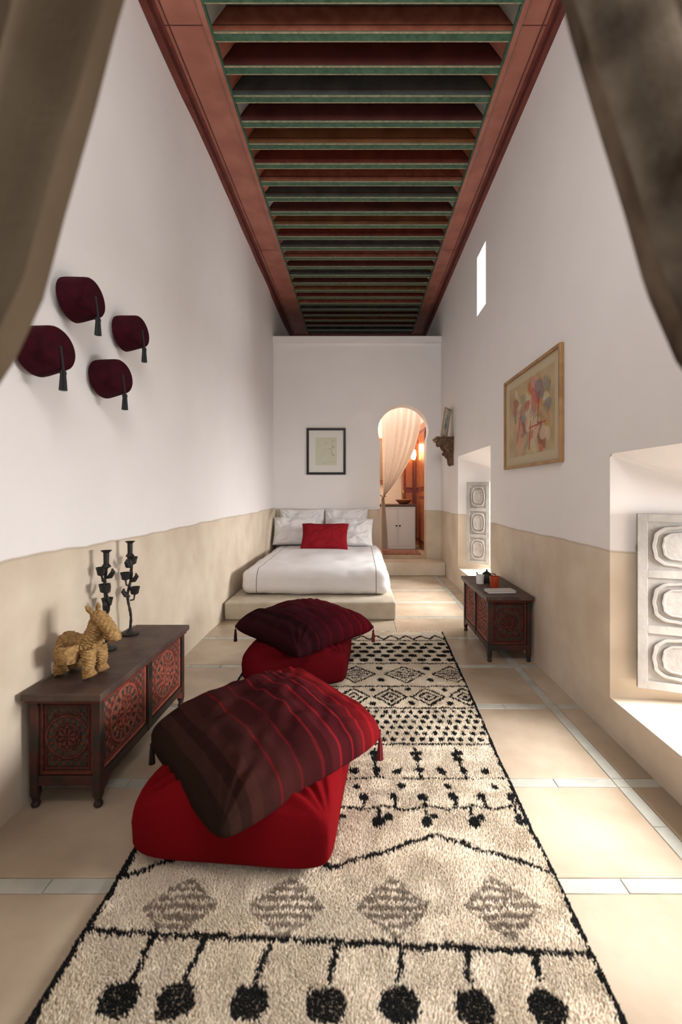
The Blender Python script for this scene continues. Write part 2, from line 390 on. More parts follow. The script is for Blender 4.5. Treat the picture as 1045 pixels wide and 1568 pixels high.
def rbox(hx,hy,hz,r,N=36,wr=.006,flare=0):
    bm=bmesh.new(); bmesh.ops.create_cube(bm,size=2); bmesh.ops.subdivide_edges(bm,edges=bm.edges[:],cuts=N,use_grid_fill=True)
    for v in bm.verts:
        c=[math.copysign(abs(a)**.65,a) for a in v.co]
        p=Vector((c[0]*hx,c[1]*hy,c[2]*hz)); q=Vector((max(-hx+r,min(hx-r,p.x)),max(-hy+r,min(hy-r,p.y)),max(-hz+min(r,hz*.98),min(hz-min(r,hz*.98),p.z))))
        d=p-q
        if d.length>1e-6: p=q+d.normalized()*r
        k=(1-(p.z+hz)/(2*hz))
        p.x+=flare*k*(1 if p.x>0 else -.3)*(abs(p.x)/hx)**6; p.y-=flare*k*(1 if p.y<0 else 0)*(abs(p.y)/hy)**6
        nn=float(vn(p.x+p.z*.7+3,p.y-p.z*.5+3,4,11)-.5)+.5*float(vn(p.x+3,p.y+p.z+3,11,12)-.5)
        v.co=p+ (d.normalized() if d.length>1e-6 else Vector((0,0,1)))*nn*wr*2
        if v.co.z<-hz: v.co.z=-hz
    return bm
bm=rbox(.79,1.17,.14,.10,wr=.010,flare=.045)
me=bpy.data.meshes.new('bedspread'); bm.to_mesh(me); bm.free(); me.materials.append(linen('bedspread_linen',[('X',-.62),('X',.66),('Y',.55)]))
me.polygons.foreach_set('use_smooth',[True]*len(me.polygons)); o=bpy.data.objects.new('bedspread',me); scene.collection.objects.link(o); o.parent=e; o.location=(0,0,.324)

def cushion(name,w,l,t,mat,parent=None,loc=(0,0,0),rot=(0,0,0),N=64,ex=.38,pinch=.07,colf=None,droop=0,wr=.006,seed=0,pw=4,flat=False,cround=0):
    a=np.linspace(-1,1,N+1); a=np.sign(a)*np.abs(a)**.75; A,Bb=np.meshgrid(a,a,indexing='ij')
    prof=np.clip((1-np.abs(A)**pw)*(1-np.abs(Bb)**pw),0,1)**ex
    cr=1-cround*(np.abs(A)*np.abs(Bb))**5
    x=w/2*A*(1-pinch*(1-Bb**2))*cr; y=l/2*Bb*(1-pinch*(1-A**2))*cr
    z=t/2*prof*(1-.10*(A**2+Bb**2))
    wn=(vn(A+seed,Bb,3,21+seed)-.5)*wr*3*prof+(vn(A+seed,Bb,7,31+seed)-.5)*wr*1.8*prof
    for sx in (-1,1):
        for sy in (-1,1):
            d=np.hypot(A-sx,Bb-sy); th=np.arctan2(Bb-sy,A-sx); wn+=wr*.7*np.sin(th*18+seed)*np.exp(-((d-.35)/.28)**2)*prof
    dz=-droop*(A**2+Bb**2)/2
    mb=MB(); col=colf(A,Bb) if colf else None
    top=np.stack([x,y,z+wn+dz],-1); zb=-z+dz
    if flat: zb=np.where(prof>.02,np.maximum(-t/2*np.clip(prof*1.25,0,1)**.6,-t/2),0)
    bot=np.stack([x,y,zb],-1)
    mb.grid(top,0,col); mb.grid(bot,0,col,flip=True)
    o=mb.build(name,mat if isinstance(mat,list) else [mat],smooth=80,parent=parent,loc=loc,rot=rot,usecol=colf is not None,fixn=False)
    bm=bmesh.new(); bm.from_mesh(o.data); bmesh.ops.remove_doubles(bm,verts=bm.verts,dist=1e-5); bmesh.ops.recalc_face_normals(bm,faces=bm.faces); bm.to_mesh(o.data); bm.free()
    return o
pl=linen('pillow_linen',None)
ex_,ey_=-.475,6.05
for nm,(px,py,pz),(w,l,t),tilt,yaw in (('pillow',(-.90,7.20,.765),(.72,.52,.15),74,2),('pillow.001',(-.20,7.20,.775),(.70,.52,.15),74,-3),
     ('pillow.002',(-.98,6.98,.69),(.66,.46,.17),60,5),('pillow.003',(-.12,6.98,.67),(.68,.46,.18),58,-5)):
    cushion(nm.replace('.','_'),w,l,t,pl,e,(px-ex_,py-ey_,pz),(r(tilt),0,r(yaw)),N=44,seed=int(px*10)%7,pinch=.05,wr=.014)
redw=M('red_wool',(.20,.008,.013),(.27,.013,.020),rough=.95,nscale=60,bump=.4,bscale=150,spec=.1)
cushion('red_cushion',.70,.43,.17,redw,e,(-.50-ex_,6.66-ey_,.635),(r(58),0,r(-2)),N=44,seed=4,wr=.01)

# ------------------------------------------------------------------ floor cushions
cm=M('woven_wool_attr',(1,1,1),rough=1,bump=.3,bscale=220,attr=True,spec=.04)
def stripes(base0,base1,lines,seed,rng):
    def f(A,B):
        c0=np.array(base0);c1=np.array(base1); k=np.clip((A-rng[0])/(rng[1]-rng[0]),0,1)[...,None]
        c=c0*(1-k)+c1*k
        q=np.floor((A+1)*9); rr=np.random.RandomState(seed).rand(40); c=c*(.7+.65*rr[q.astype(int)%40][...,None])
        for p,w,col in lines:
            d=np.abs(A-p+.01*np.sin(B*5)); m=np.clip((w-d)/.004+.5,0,1)[...,None]; c=c*(1-m)+np.array(col)*m
        return c
    return f
def tassel(parent,p,cols,L=.10,name='tassel'):
    mb=MB(); x,y,z=p
    mb.tube([(x,y,z+.012),(x,y,z-.02)],.003); mb.ball((x,y,z-.03),.009)
    mb.lathe([(.005,-.036),(.008,-.045),(.010,-.045-L*.5),(.012,-.045-L)],(x,y,z),seg=24,rmod=lambda i,t:1+.18*math.cos(t*8))
    mb.build(name,cols,parent=parent)
redt=M('tassel_red',(.14,.007,.010),rough=.9); dkt=M('tassel_dark',(.02,.008,.009),rough=.9)
def red_f(A,B):
    c=np.zeros(A.shape+(3,)); c[:]=(.175,.0045,.007); k=vn(A,B,2,3)[...,None]; return c*(.65+.5*k)
def red_d(A,B):
    c=np.zeros(A.shape+(3,)); c[:]=(.10,.004,.007); k=vn(A,B,2,3)[...,None]; return c*(.7+.45*k)
e=empty('floor_cushion_stack',(-.41,1.87,0))
cushion('base_cushion',.72,.72,.27,cm,e,(0,0,.162),(0,0,r(-5)),ex=.27,pinch=.02,colf=red_f,N=90,seed=1,wr=.012,pw=5,flat=True,cround=.05)
ln=[(-.62,.006,(.055,.012,.010)),(-.35,.009,(.13,.009,.011)),(-.12,.008,(.14,.009,.012)),(.12,.009,(.17,.010,.013)),(.34,.011,(.20,.010,.013)),(.50,.009,(.22,.012,.014)),(.58,.008,(.055,.006,.007)),(.66,.011,(.24,.012,.013)),(.74,.007,(.07,.006,.008)),(.82,.025,(.23,.010,.011)),(.92,.008,(.11,.006,.008))]
top=empty('striped_cushion',(.015,.0,.345)); top.rotation_mode='ZYX'; top.rotation_euler=(r(5),r(-4),r(41)); top.parent=e
f0=stripes((.024,.013,.009),(.055,.007,.0095),ln,5,(-1,.4))
def f1(A,B):
    c=f0(A,B); k=np.clip((A-.55)/.25,0,1)[...,None]*.6; return c*(1-k)+np.array((.19,.006,.009))*k
cushion('cover',.73,.73,.225,cm,top,(0,0,-.008),(0,0,0),ex=.34,pinch=.01,colf=f1,N=170,droop=.045,seed=2,wr=.010,cround=.07)
e2=empty('floor_cushion_stack',(-.40,3.31,0)); e2.name='floor_cushion_stack.001'
cushion('base_cushion',.72,.66,.25,cm,e2,(-.02,.0,.150),(0,0,r(-3)),ex=.27,pinch=.02,colf=red_d,N=80,seed=3,wr=.012,pw=5,flat=True,cround=.05)
top2=empty('striped_cushion',(.0,.06,.345)); top2.rotation_mode='ZYX'; top2.rotation_euler=(r(3),r(1),r(47)); top2.parent=e2
ln2=[(-.5,.01,(.06,.005,.008)),(-.2,.01,(.08,.005,.008)),(.1,.01,(.09,.006,.010)),(.35,.01,(.12,.006,.010)),(.6,.02,(.14,.006,.010)),(.8,.02,(.16,.006,.010))]
cushion('cover',.75,.75,.21,cm,top2,(0,0,0),(0,0,0),ex=.34,pinch=.02,colf=stripes((.020,.004,.006),(.075,.004,.008),ln2,6,(-.6,1)),N=110,droop=.05,seed=5,wr=.009,cround=.04)
bpy.context.view_layer.update()
for T,E,dr,hw,cr in ((top,e,.050,.365,.07),(top2,e2,.05,.375,.04)):
    for sx,sy in ((1,-1),(-1,1)):
        w=T.matrix_world@Vector((sx*hw*(1-cr),sy*hw*(1-cr),-dr)); w=w-Vector(E.location)
        tassel(E,w,redt if (sx>0) else dkt,L=.065)

# ------------------------------------------------------------------ rug (pattern sampled onto individual wool tufts)
N1,N2=400,1000
D0,D1=.5,4.16
s=np.linspace(0,1,N1); D=np.linspace(D0,D1,N2); S,DD=np.meshgrid(s,D,indexing='ij')
def edges(DD):
    lft=-.812-.07*np.clip((DD-2.5)/1.65,0,1)**1.5+(vn(DD,DD*0,4,40)-.5)*.012
    rgt=.652+.115*np.clip((DD-1)/3.15,0,1)**1.3+(vn(DD,DD*0,4,41)-.5)*.012
    return lft,rgt
lft,rgt=edges(DD)
XX=lft+(rgt-lft)*S
rs=np.random.RandomState(12)
px=XX+(vn(XX,DD,28,43)-.5)*.012
py=DD+(vn(XX,DD,28,45)-.5)*.012
blk=np.zeros(XX.shape); gry=np.zeros(XX.shape)
def seg(x0,y0,x1,y1,w,tgt=None):
    tgt=blk if tgt is None else tgt
    dx,dy=x1-x0,y1-y0; t=np.clip(((px-x0)*dx+(py-y0)*dy)/(dx*dx+dy*dy+1e-9),0,1)
    d=np.hypot(px-x0-t*dx,py-y0-t*dy); np.maximum(tgt,(d<w).astype(float),out=tgt)
def disc(x,y,r_,ry=None):
    ry=ry or r_; m=(np.maximum(np.abs(px-x)/r_,np.abs(py-y)/ry)*.72+(np.abs(px-x)/r_+np.abs(py-y)/ry)*.36)<1; np.maximum(blk,m.astype(float),out=blk)
def dia(x,y,w,h,mode):
    q=np.abs(px-x)/w+np.abs(py-y)/h
    if mode=='hatch': m=(q<1)&((((py-y+10)/.030)%1)<.58); np.maximum(gry,m.astype(float),out=gry); m2=(q<1)&(q>.88); np.maximum(gry,m2.astype(float)*.8,out=gry)
    if mode=='ring': m=((q<1)&(q>.80))|((q<.55)&(q>.36))|(q<.18); np.maximum(blk,m.astype(float),out=blk)
    if mode=='grey': m=((q<1)&(q>.84))|((q<.7)&(((py/.034)%1)<.5)); np.maximum(blk,m.astype(float),out=blk)
blk=np.where((px<lft+.022)|(px>rgt-.016),1.,blk)
seg(-.82,1.335,.66,1.268,.0085)
for i,x in enumerate([-.61,-.465,-.275,-.085,.10,.285,.47]):
    yl=1.335-(x+.82)/1.48*.067; seg(x+.02,yl,x+.005,1.2,.008); disc(x,1.156-.004*i,.055,.047)
seg(-.82,.98,.66,.95,.0075)
for x in (-.6,-.2,.2,.55): dia(x,.78,.1,.1,'hatch')
for x in (-.554,-.225,.105,.444): dia(x,1.412,.118,.114,'hatch')
zz=[(-.82,1.50),(-.46,1.70),(-.10,1.555),(.29,1.705),(.67,1.53)]
for a,b in zip(zz[:-1],zz[1:]): seg(a[0],a[1],b[0],b[1],.0085)
pz=[(x,1.85+.008*(-1)**i) for i,x in enumerate(np.arange(-.8,.70,.09))]
for a,b in zip(pz[:-1],pz[1:]): seg(a[0],a[1],b[0],b[1],.006)
for x in np.arange(-.73,.66,.125): disc(x,1.915,.024,.028); seg(x,1.915,x,1.86,.007)
for x in np.arange(-.66,.66,.185): disc(x,1.775,.029,.031); disc(x+.035,1.80,.018,.018); seg(x,1.78,x,1.84,.007)
seg(-.85,2.05,.70,2.04,.004)
for i,x in enumerate(np.arange(-.72,.66,.10)):
    if i%2==0: seg(x,2.05,x,2.28,.006); disc(x,2.235,.034,.024); disc(x,2.19,.020,.027); disc(x,2.10,.024,.026)
    else: disc(x,2.095,.024,.026); disc(x+.01,1.985,.018,.022)
seg(-.85,2.315,.72,2.315,.007)
for j,y in enumerate((2.36,2.42,2.48,2.54,2.60,2.655)):
    for x in np.arange(-.82+.025*(j%2),.72,.05): disc(x,y,.016,.024)
seg(-.86,2.70,.74,2.70,.009); seg(-.86,3.0,.74,3.0,.009)
for x in np.arange(-.74,.70,.235): dia(x,2.85,.115,.13,'ring')
for x in np.arange(-.62,.70,.235): disc(x,2.76,.022,.028); disc(x,2.95,.022,.028)
for x in np.arange(-.70,.72,.34): dia(x,3.2,.15,.15,'grey')
for x in np.arange(-.53,.72,.34): disc(x,3.1,.028,.035); disc(x,3.3,.028,.035)
seg(-.9,3.4,.78,3.4,.009)
for j,y in enumerate((3.47,3.56,3.65,3.74,3.83)):
    for x in np.arange(-.84+.055*(j%2),.76,.11): disc(x,y,.041,.037)
seg(-.9,3.92,.80,3.92,.009)
for x in np.arange(-.82,.78,.13): seg(x,3.95,x+.065,4.05,.012); seg(x+.065,4.05,x+.13,3.95,.012)
nb1,nb2=40,100
sb,db=np.meshgrid(np.linspace(0,1,nb1),np.linspace(D0,D1,nb2),indexing='ij'); lb,rb=edges(db)
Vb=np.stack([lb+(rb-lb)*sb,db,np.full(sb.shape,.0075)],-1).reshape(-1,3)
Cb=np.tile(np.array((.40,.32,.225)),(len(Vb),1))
ib=np.arange(nb1*nb2).reshape(nb1,nb2)
Qb=np.stack([ib[:-1,:-1],ib[1:,:-1],ib[1:,1:],ib[:-1,1:]],-1).reshape(-1,4)
sp=.0052
tx=np.arange(0,1.0,sp/1.5); ty=np.arange(D0+.004,D1-.004,sp)
TX,TY=np.meshgrid(tx,ty,indexing='ij'); TX=(TX+rs.uniform(-.5,.5,TX.shape)*sp/1.5).ravel().clip(.002,.998); TY=(TY+rs.uniform(-.5,.5,TY.shape)*sp).ravel()
l_,r_2=edges(TY); tX=l_+(r_2-l_)*TX; nt_=len(tX)
jx=TX+rs.normal(0,.0022,nt_); jy=TY+rs.normal(0,.0033,nt_)
ii=np.clip((jx*(N1-1)).round().astype(int),0,N1-1); jj=np.clip(((jy-D0)/(D1-D0)*(N2-1)).round().astype(int),0,N2-1)
bk=blk[ii,jj]; gk=gry[ii,jj]
kk=np.clip(vn(tX,TY,5,46)*.4+vn(tX,TY,26,47)*.25+rs.rand(nt_)*.35,0,1)[:,None]
cc=np.array((.62,.495,.36))*(1-kk)+np.array((.90,.79,.64))*kk
cc=cc*(1-gk[:,None]*.85)+np.array((.16,.118,.09))*gk[:,None]*.85
cc=cc*(1-bk[:,None])+np.array((.016,.016,.016))*bk[:,None]
rad=rs.uniform(.0034,.0050,nt_); hh=rs.uniform(.009,.0140,nt_)+(vn(tX,TY,22,49)-.5)*.004; la=vn(tX,TY,9,51)*9+rs.normal(0,.7,nt_); ll=rs.uniform(.001,.0055,nt_)
base_z=.006; V=[]; ph=rs.uniform(0,6.28,nt_)
for k in range(4):
    an=ph+k*math.pi/2; V.append(np.stack([tX+rad*np.cos(an),TY+rad*np.sin(an),np.full(nt_,base_z)],-1))
V.append(np.stack([tX+ll*np.cos(la),TY+ll*np.sin(la),base_z+hh],-1))
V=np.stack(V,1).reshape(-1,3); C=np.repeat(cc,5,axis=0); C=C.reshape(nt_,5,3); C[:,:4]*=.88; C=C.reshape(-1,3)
o0=len(Vb); bi=(np.arange(nt_)*5+o0)[:,None]
T=np.concatenate([bi+np.array([[k,(k+1)%4,4]]) for k in range(4)],0)
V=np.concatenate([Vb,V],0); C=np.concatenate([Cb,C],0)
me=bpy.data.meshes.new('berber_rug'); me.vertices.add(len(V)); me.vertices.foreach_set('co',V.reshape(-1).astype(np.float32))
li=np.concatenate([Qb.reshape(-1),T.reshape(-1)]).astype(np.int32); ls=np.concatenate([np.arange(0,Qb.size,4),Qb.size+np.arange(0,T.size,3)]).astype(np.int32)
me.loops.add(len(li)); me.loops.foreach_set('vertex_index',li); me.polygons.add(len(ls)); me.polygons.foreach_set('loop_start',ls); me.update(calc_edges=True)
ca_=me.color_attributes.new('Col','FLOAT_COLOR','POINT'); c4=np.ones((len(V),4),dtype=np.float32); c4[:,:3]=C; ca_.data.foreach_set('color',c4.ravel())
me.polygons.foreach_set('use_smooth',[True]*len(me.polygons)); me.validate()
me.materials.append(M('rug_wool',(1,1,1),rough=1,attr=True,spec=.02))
rug=bpy.data.objects.new('berber_rug',me); scene.collection.objects.link(rug)
mb=MB()
for x in np.arange(-.86,.76,.022):
    L=random.uniform(.05,.09); dx=random.uniform(-.03,.03); mb.tube([(x,4.15,.012),(x+dx*.4,4.15+L*.5,.008),(x+dx,4.15+L,.004)],[.004,.003,.002],seg=5)
o=mb.build('fringe',M('fringe_wool',(.66,.56,.44),rough=.95)); o.parent=rug

# ------------------------------------------------------------------ chests
pm=M('carved_painted_wood',(1,1,1),rough=.6,bump=.25,bscale=60,attr=True,spec=.3)
chestred=M('chest_red_paint',(.15,.023,.015),(.08,.022,.016),rough=.55,nscale=14,bump=.2,bscale=40,spec=.3)
chestdark=M('chest_dark_paint',(.020,.022,.017),(.075,.022,.016),rough=.55,nscale=9,bump=.2,bscale=40,spec=.3)
chesttop=M('chest_top_worn',(.055,.035,.030),(.10,.062,.048),rough=.5,nscale=9,bump=.2,bscale=30,spec=.3)
def panel(mb,o,u,v,w,h,nrm,dark=0,mi=0):
    n=90; m=max(30,int(90*h/w)); m=min(m,140)
    A,Bq=np.meshgrid(np.linspace(-1,1,n),np.linspace(-1,1,m),indexing='ij')
    sc=min(w,h)/2; x=A*w/2/sc; y=Bq*h/2/sc; R_=np.hypot(x,y); th=np.arctan2(y,x)
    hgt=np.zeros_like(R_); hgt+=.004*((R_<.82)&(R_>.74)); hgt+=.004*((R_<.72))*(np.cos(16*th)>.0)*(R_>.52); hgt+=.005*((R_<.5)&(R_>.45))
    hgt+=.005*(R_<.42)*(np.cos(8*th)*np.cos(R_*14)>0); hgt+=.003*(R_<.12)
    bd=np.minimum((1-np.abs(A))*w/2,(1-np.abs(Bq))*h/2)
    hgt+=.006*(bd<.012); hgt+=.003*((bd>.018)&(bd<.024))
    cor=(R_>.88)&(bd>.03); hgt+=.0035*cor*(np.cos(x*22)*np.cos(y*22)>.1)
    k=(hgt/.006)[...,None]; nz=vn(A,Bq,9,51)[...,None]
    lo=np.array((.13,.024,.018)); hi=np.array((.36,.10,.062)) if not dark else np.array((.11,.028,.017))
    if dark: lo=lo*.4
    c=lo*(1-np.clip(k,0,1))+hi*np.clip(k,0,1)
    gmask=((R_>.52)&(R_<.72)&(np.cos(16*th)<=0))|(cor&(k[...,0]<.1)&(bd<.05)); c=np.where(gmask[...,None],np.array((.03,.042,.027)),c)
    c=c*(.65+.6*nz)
    o=np.array(o);u=np.array(u);v=np.array(v);nn=np.array(nrm)
    P=o+A[...,None]*u*w/2+Bq[...,None]*v*h/2+hgt[...,None]*nn
    mb.grid(P,mi,c)
def chest(name,L,Dp,Ht,side,loc,rot=0):
    e=empty(name,loc,(0,0,r(rot)))
    hx,hy=Dp/2,L/2; zb=.095
    mb=MB(); mb.box(-hx+.02,hx-.02,-hy+.02,hy-.02,zb,Ht-.03,1); mb.box(-hx+.005,hx-.005,-hy+.005,hy-.005,zb-.005,zb+.035,0)
    pw=.032
    for sx in (-1,1):
        for sy in (-1,1):
            cx_,cy_=sx*(hx-pw/2),sy*(hy-pw/2); w=pw/2
            mb.box(cx_-w,cx_+w,cy_-w,cy_+w,.05,Ht-.03,0)
            mb.lathe([(.012,0),(.019,.012),(.012,.028),(.02,.05)],(cx_,cy_,0),0,10)
    xf=side*(hx-.014)
    mb.box(min(xf,side*hx),max(xf,side*hx),-.02,.02,zb,Ht-.03,0)
    for sy in (-1,1):
        p=[(sy*(hy-.02),zb),(sy*(hy-.02),.05),(sy*(hy-.05),.065),(sy*(hy-.10),.09),(sy*(hy-.12),zb)]
        mb.prism(p,'x',side*(hx-.01)-.008,side*(hx-.01)+.008,1)
    mb.build('carcass',[chestdark,chestred],smooth=30,bevel=.003,parent=e)
    mb=MB(); mb.box(-hx-.016,hx+.02,-hy-.03,hy+.03,Ht-.03,Ht,0) if side>0 else mb.box(-hx-.02,hx+.012,-hy-.03,hy+.03,Ht-.03,Ht,0)
    mb.box(-hx-.01,hx+.01,-hy-.015,hy+.015,Ht-.045,Ht-.03,1); mb.build('lid',[chesttop,chestred],smooth=0,bevel=.005,parent=e)
    mb=MB(); hh=Ht-.045-zb-.04; zc=zb+.04+hh/2; wl=(L-2*pw-.04)/2-.005
    for sy in (-1,1):
        panel(mb,(side*(hx-.019),sy*(.02+wl/2+.002),zc),(0,1,0),(0,0,1),wl,hh,(side,0,0))
        panel(mb,(0,sy*(hy-.019),zc),(1,0,0),(0,0,1),Dp-2*pw-.005,hh,(0,sy,0),dark=1)
    mb.build('carved_panels',pm,smooth=30,parent=e,usecol=True,fixn=False)
    mb=MB(); mb.box(side*(hx-.01)-.006,side*(hx-.01)+.012*side,-.015,.015,Ht-.13,Ht-.05); mb.build('lock_plate',iron,smooth=0,parent=e)
    return e
chest('painted_chest',.90,.29,.482,1,(-1.203,2.31,0))
c2=chest('painted_chest.001',.80,.33,.505,-1,(1.145,3.85,0)); c2.name='painted_chest.001'

# ------------------------------------------------------------------ candlesticks
def candlestick(name,x,y,z0,hh,ph,tw):
    e=empty(name,(x,y,z0)); mb=MB()
    mb.lathe([(.001,.0),(.046,.0),(.05,.006),(.02,.012),(.008,.03)],seg=28)
    path=[];n=60
    for i in range(n): t=i/(n-1); path.append((.012*math.sin(t*tw+ph)*math.sin(t*3.14),.012*math.cos(t*tw+ph)*math.sin(t*3.14),.02+t*(hh-.09)))
    mb.tube(path,.0065,seg=10,rmod=lambda i,t:1+.25*math.cos(4*t+i*.7))
    for k,(zz_,a) in enumerate(((.42,ph),(.58,ph+3),(.74,ph+1.2))):
        zc=zz_*hh; dx,dy=.024*math.cos(a),.024*math.sin(a)
        mb.tube([(0,0,zc-.03),(dx*.8,dy*.8,zc-.028),(dx,dy,zc)],.005,seg=6)
        mb.lathe([(.008,0),(.020,.006),(.024,.028),(.029,.045),(.025,.045),(.01,.012)],(dx,dy,zc),seg=14)
        mb.tube([(0,0,zc-.01),(-dx*.9,-dy*.9,zc+.0),(-dx*1.5,-dy*1.5,zc+.022),(-dx*1.3,-dy*1.3,zc+.04)],[.005,.014,.012,.003],seg=8)
    mb.lathe([(.006,hh-.095),(.024,hh-.085),(.013,hh-.068),(.014,hh-.012),(.028,hh),(.024,hh),(.012,hh-.012)],seg=18)
    mb.build('stem',iron,parent=e)
candlestick('iron_candlestick',-1.308,2.60,.484,.53,.3,9)
candlestick('iron_candlestick.001',-1.305,2.35,.484,.51,1.9,11)

# ------------------------------------------------------------------ woven straw donkey
straw=M('woven_straw',(.28,.155,.06),(.48,.30,.125),rough=.9,nscale=45,bump=.7,bscale=120,spec=.15)
e=empty('woven_straw_donkey',(-1.225,2.03,.493),(0,0,r(-14))); e.scale=(.96,.94,.92)
def rope(name,path,rad,seg=26,fq=6,amp=.10,pitch=1.3):
    path=[Vector(p) for p in path]; n=60; out=[];rr=[]
    m=len(path)-1
    for i in range(n):
        t=i/(n-1)*m; k=min(int(t),m-1); f=t-k
        p0=path[max(k-1,0)];p1=path[k];p2=path[k+1];p3=path[min(k+2,m)]
        out.append(.5*((2*p1)+(p2-p0)*f+(2*p0-5*p1+4*p2-p3)*f*f+(3*p1-p0-3*p2+p3)*f**3)); rr.append(rad[k]*(1-f)+rad[k+1]*f)
    mb=MB(); mb.tube(out,rr,seg=seg,rmod=lambda i,t:1+amp*math.sin(fq*t+i*pitch)+amp*.7*math.sin(-fq*t+i*pitch)); mb.build(name,straw,parent=e,smooth=60)
rope('body',[(-.125,0,.125),(-.10,0,.13),(-.03,0,.125),(.03,0,.135),(.070,0,.15)],[.022,.056,.049,.052,.028])
rope('neck',[(.035,0,.15),(.060,0,.20),(.070,0,.25),(.072,0,.275)],[.046,.038,.032,.020])
rope('head',[(.045,0,.280),(.080,0,.272),(.130,0,.232),(.172,0,.180),(.180,0,.166)],[.014,.034,.029,.026,.012])
for s_ in (-1,1):
    rope('ear_%d'%(s_+2),[(.060,s_*.016,.29),(.050,s_*.028,.315),(.042,s_*.036,.332)],[.009,.011,.003],seg=12)
    rope('foreleg_%d'%(s_+2),[(.050,s_*.032,.125),(.062,s_*.036,.07),(.056,s_*.037,.035),(.068,s_*.037,.0)],[.034,.026,.023,.030])
    rope('hindleg_%d'%(s_+2),[(-.088,s_*.032,.135),(-.066,s_*.038,.085),(-.102,s_*.039,.045),(-.090,s_*.039,.0)],[.038,.030,.022,.030])
    mb=MB(); mb.lathe([(.02,-.048),(.042,-.042),(.052,0),(.050,.040),(.042,.042),(.036,.0)],(-.025,s_*.066,.112),seg=30,rmod=lambda i,t:1+.06*math.sin(10*t+i*3)); mb.build('pannier_%d'%(s_+2),straw,parent=e,smooth=60)
rope('tail',[(-.12,0,.155),(-.140,0,.13),(-.145,0,.08),(-.14,0,.04)],[.010,.010,.011,.016],seg=10)
rope('reins',[(.155,.026,.205),(.13,.045,.15),(.08,.050,.15),(.02,.050,.175)],[.006,.006,.006,.006],seg=6)

# ------------------------------------------------------------------ fez hats
felt=M('maroon_felt',(.026,.0022,.0055),(.045,.0035,.0085),rough=.9,nscale=20,bump=.3,bscale=200,spec=.12)
blackt=M('black_silk_tassel',(.006,.007,.007),rough=.7)
hats=[(2.15,2.20,.102,12),(1.915,1.884,.104,-6),(2.62,2.204,.099,5),(2.42,1.893,.101,-10)]
for i,(y,z,rr,tl) in enumerate(hats):
    e=empty('fez_hat' if i==0 else 'fez_hat.%03d'%i,(XL+.012,y,z),(0,r(90-6),r(-6+tl*.4)))
    mb=MB(); hgt=.120
    mb.lathe([(rr*.9,0),(rr,.003),(rr*.995,.02),(rr*.96,.05),(rr*.90,hgt-.02),(rr*.87,hgt-.006),(rr*.82,hgt),(rr*.4,hgt+.002),(.001,hgt+.002)],seg=40); mb.build('crown',felt,parent=e,smooth=50)
    bpy.context.view_layer.update()
    mw=e.matrix_world.inverted()
    c0=e.matrix_world@Vector((0,0,hgt+.004)); c1=e.matrix_world@Vector((.05,0,hgt+.006))
    c2_=Vector((c1.x+.004,c1.y,z-.080))
    mb=MB(); mb.tube([mw@c0,mw@((c0+c1)/2),mw@c1,mw@c2_],.005,seg=8)
    bx=[c2_,c2_-Vector((0,0,.012)),c2_-Vector((0,0,.02)),c2_-Vector((0,0,.085))]
    mb.tube([mw@p for p in bx],[.008,.012,.010,.014],seg=16,rmod=lambda i,t:1+.15*math.cos(t*8))
    mb.ball((0,0,hgt+.003),.008); mb.build('tassel',blackt,parent=e)

# ------------------------------------------------------------------ framed pictures
gold=M('gilt_wood_frame',(.28,.14,.05),(.40,.22,.09),rough=.4,nscale=10)
blackf=M('black_frame',(.010,.010,.010),rough=.4,spec=.3)
am=M('artwork_paper',(1,1,1),rough=.7,attr=True,spec=.15)
def frame(name,origin,u,v,nrm,w,h,fw,ft,fm,art):
    o=Vector(origin);u=Vector(u);v=Vector(v);nn=Vector(nrm); e=empty(name,o)
    mb=MB()
    def bx(a0,a1,b0,b1,d0,d1,mi=0):
        vs=[u*a+v*b+nn*d for d in (d0,d1) for a,b in ((a0,b0),(a1,b0),(a1,b1),(a0,b1))]
        mb.add(vs,[(0,3,2,1),(4,5,6,7),(0,1,5,4),(1,2,6,5),(2,3,7,6),(3,0,4,7)],mi)
    bx(-w/2,-w/2+fw,-h/2,h/2,.002,ft); bx(w/2-fw,w/2,-h/2,h/2,.002,ft); bx(-w/2+fw,w/2-fw,-h/2,-h/2+fw,.002,ft); bx(-w/2+fw,w/2-fw,h/2-fw,h/2,.002,ft)
    mb.build('moulding',fm,smooth=0,bevel=.003,parent=e)
    n=170; A,Bq=np.meshgrid(np.linspace(-1,1,n),np.linspace(-1,1,n),indexing='ij'); c=art(A,Bq)
    P=np.array(u)*A[...,None]*(w/2-fw+.002)+np.array(v)*Bq[...,None]*(h/2-fw+.002)+np.array(nn)*(ft*.45)
    mb=MB(); mb.grid(P,0,c); mb.build('artwork',am,smooth=0,parent=e,usecol=True,fixn=False)
    return e
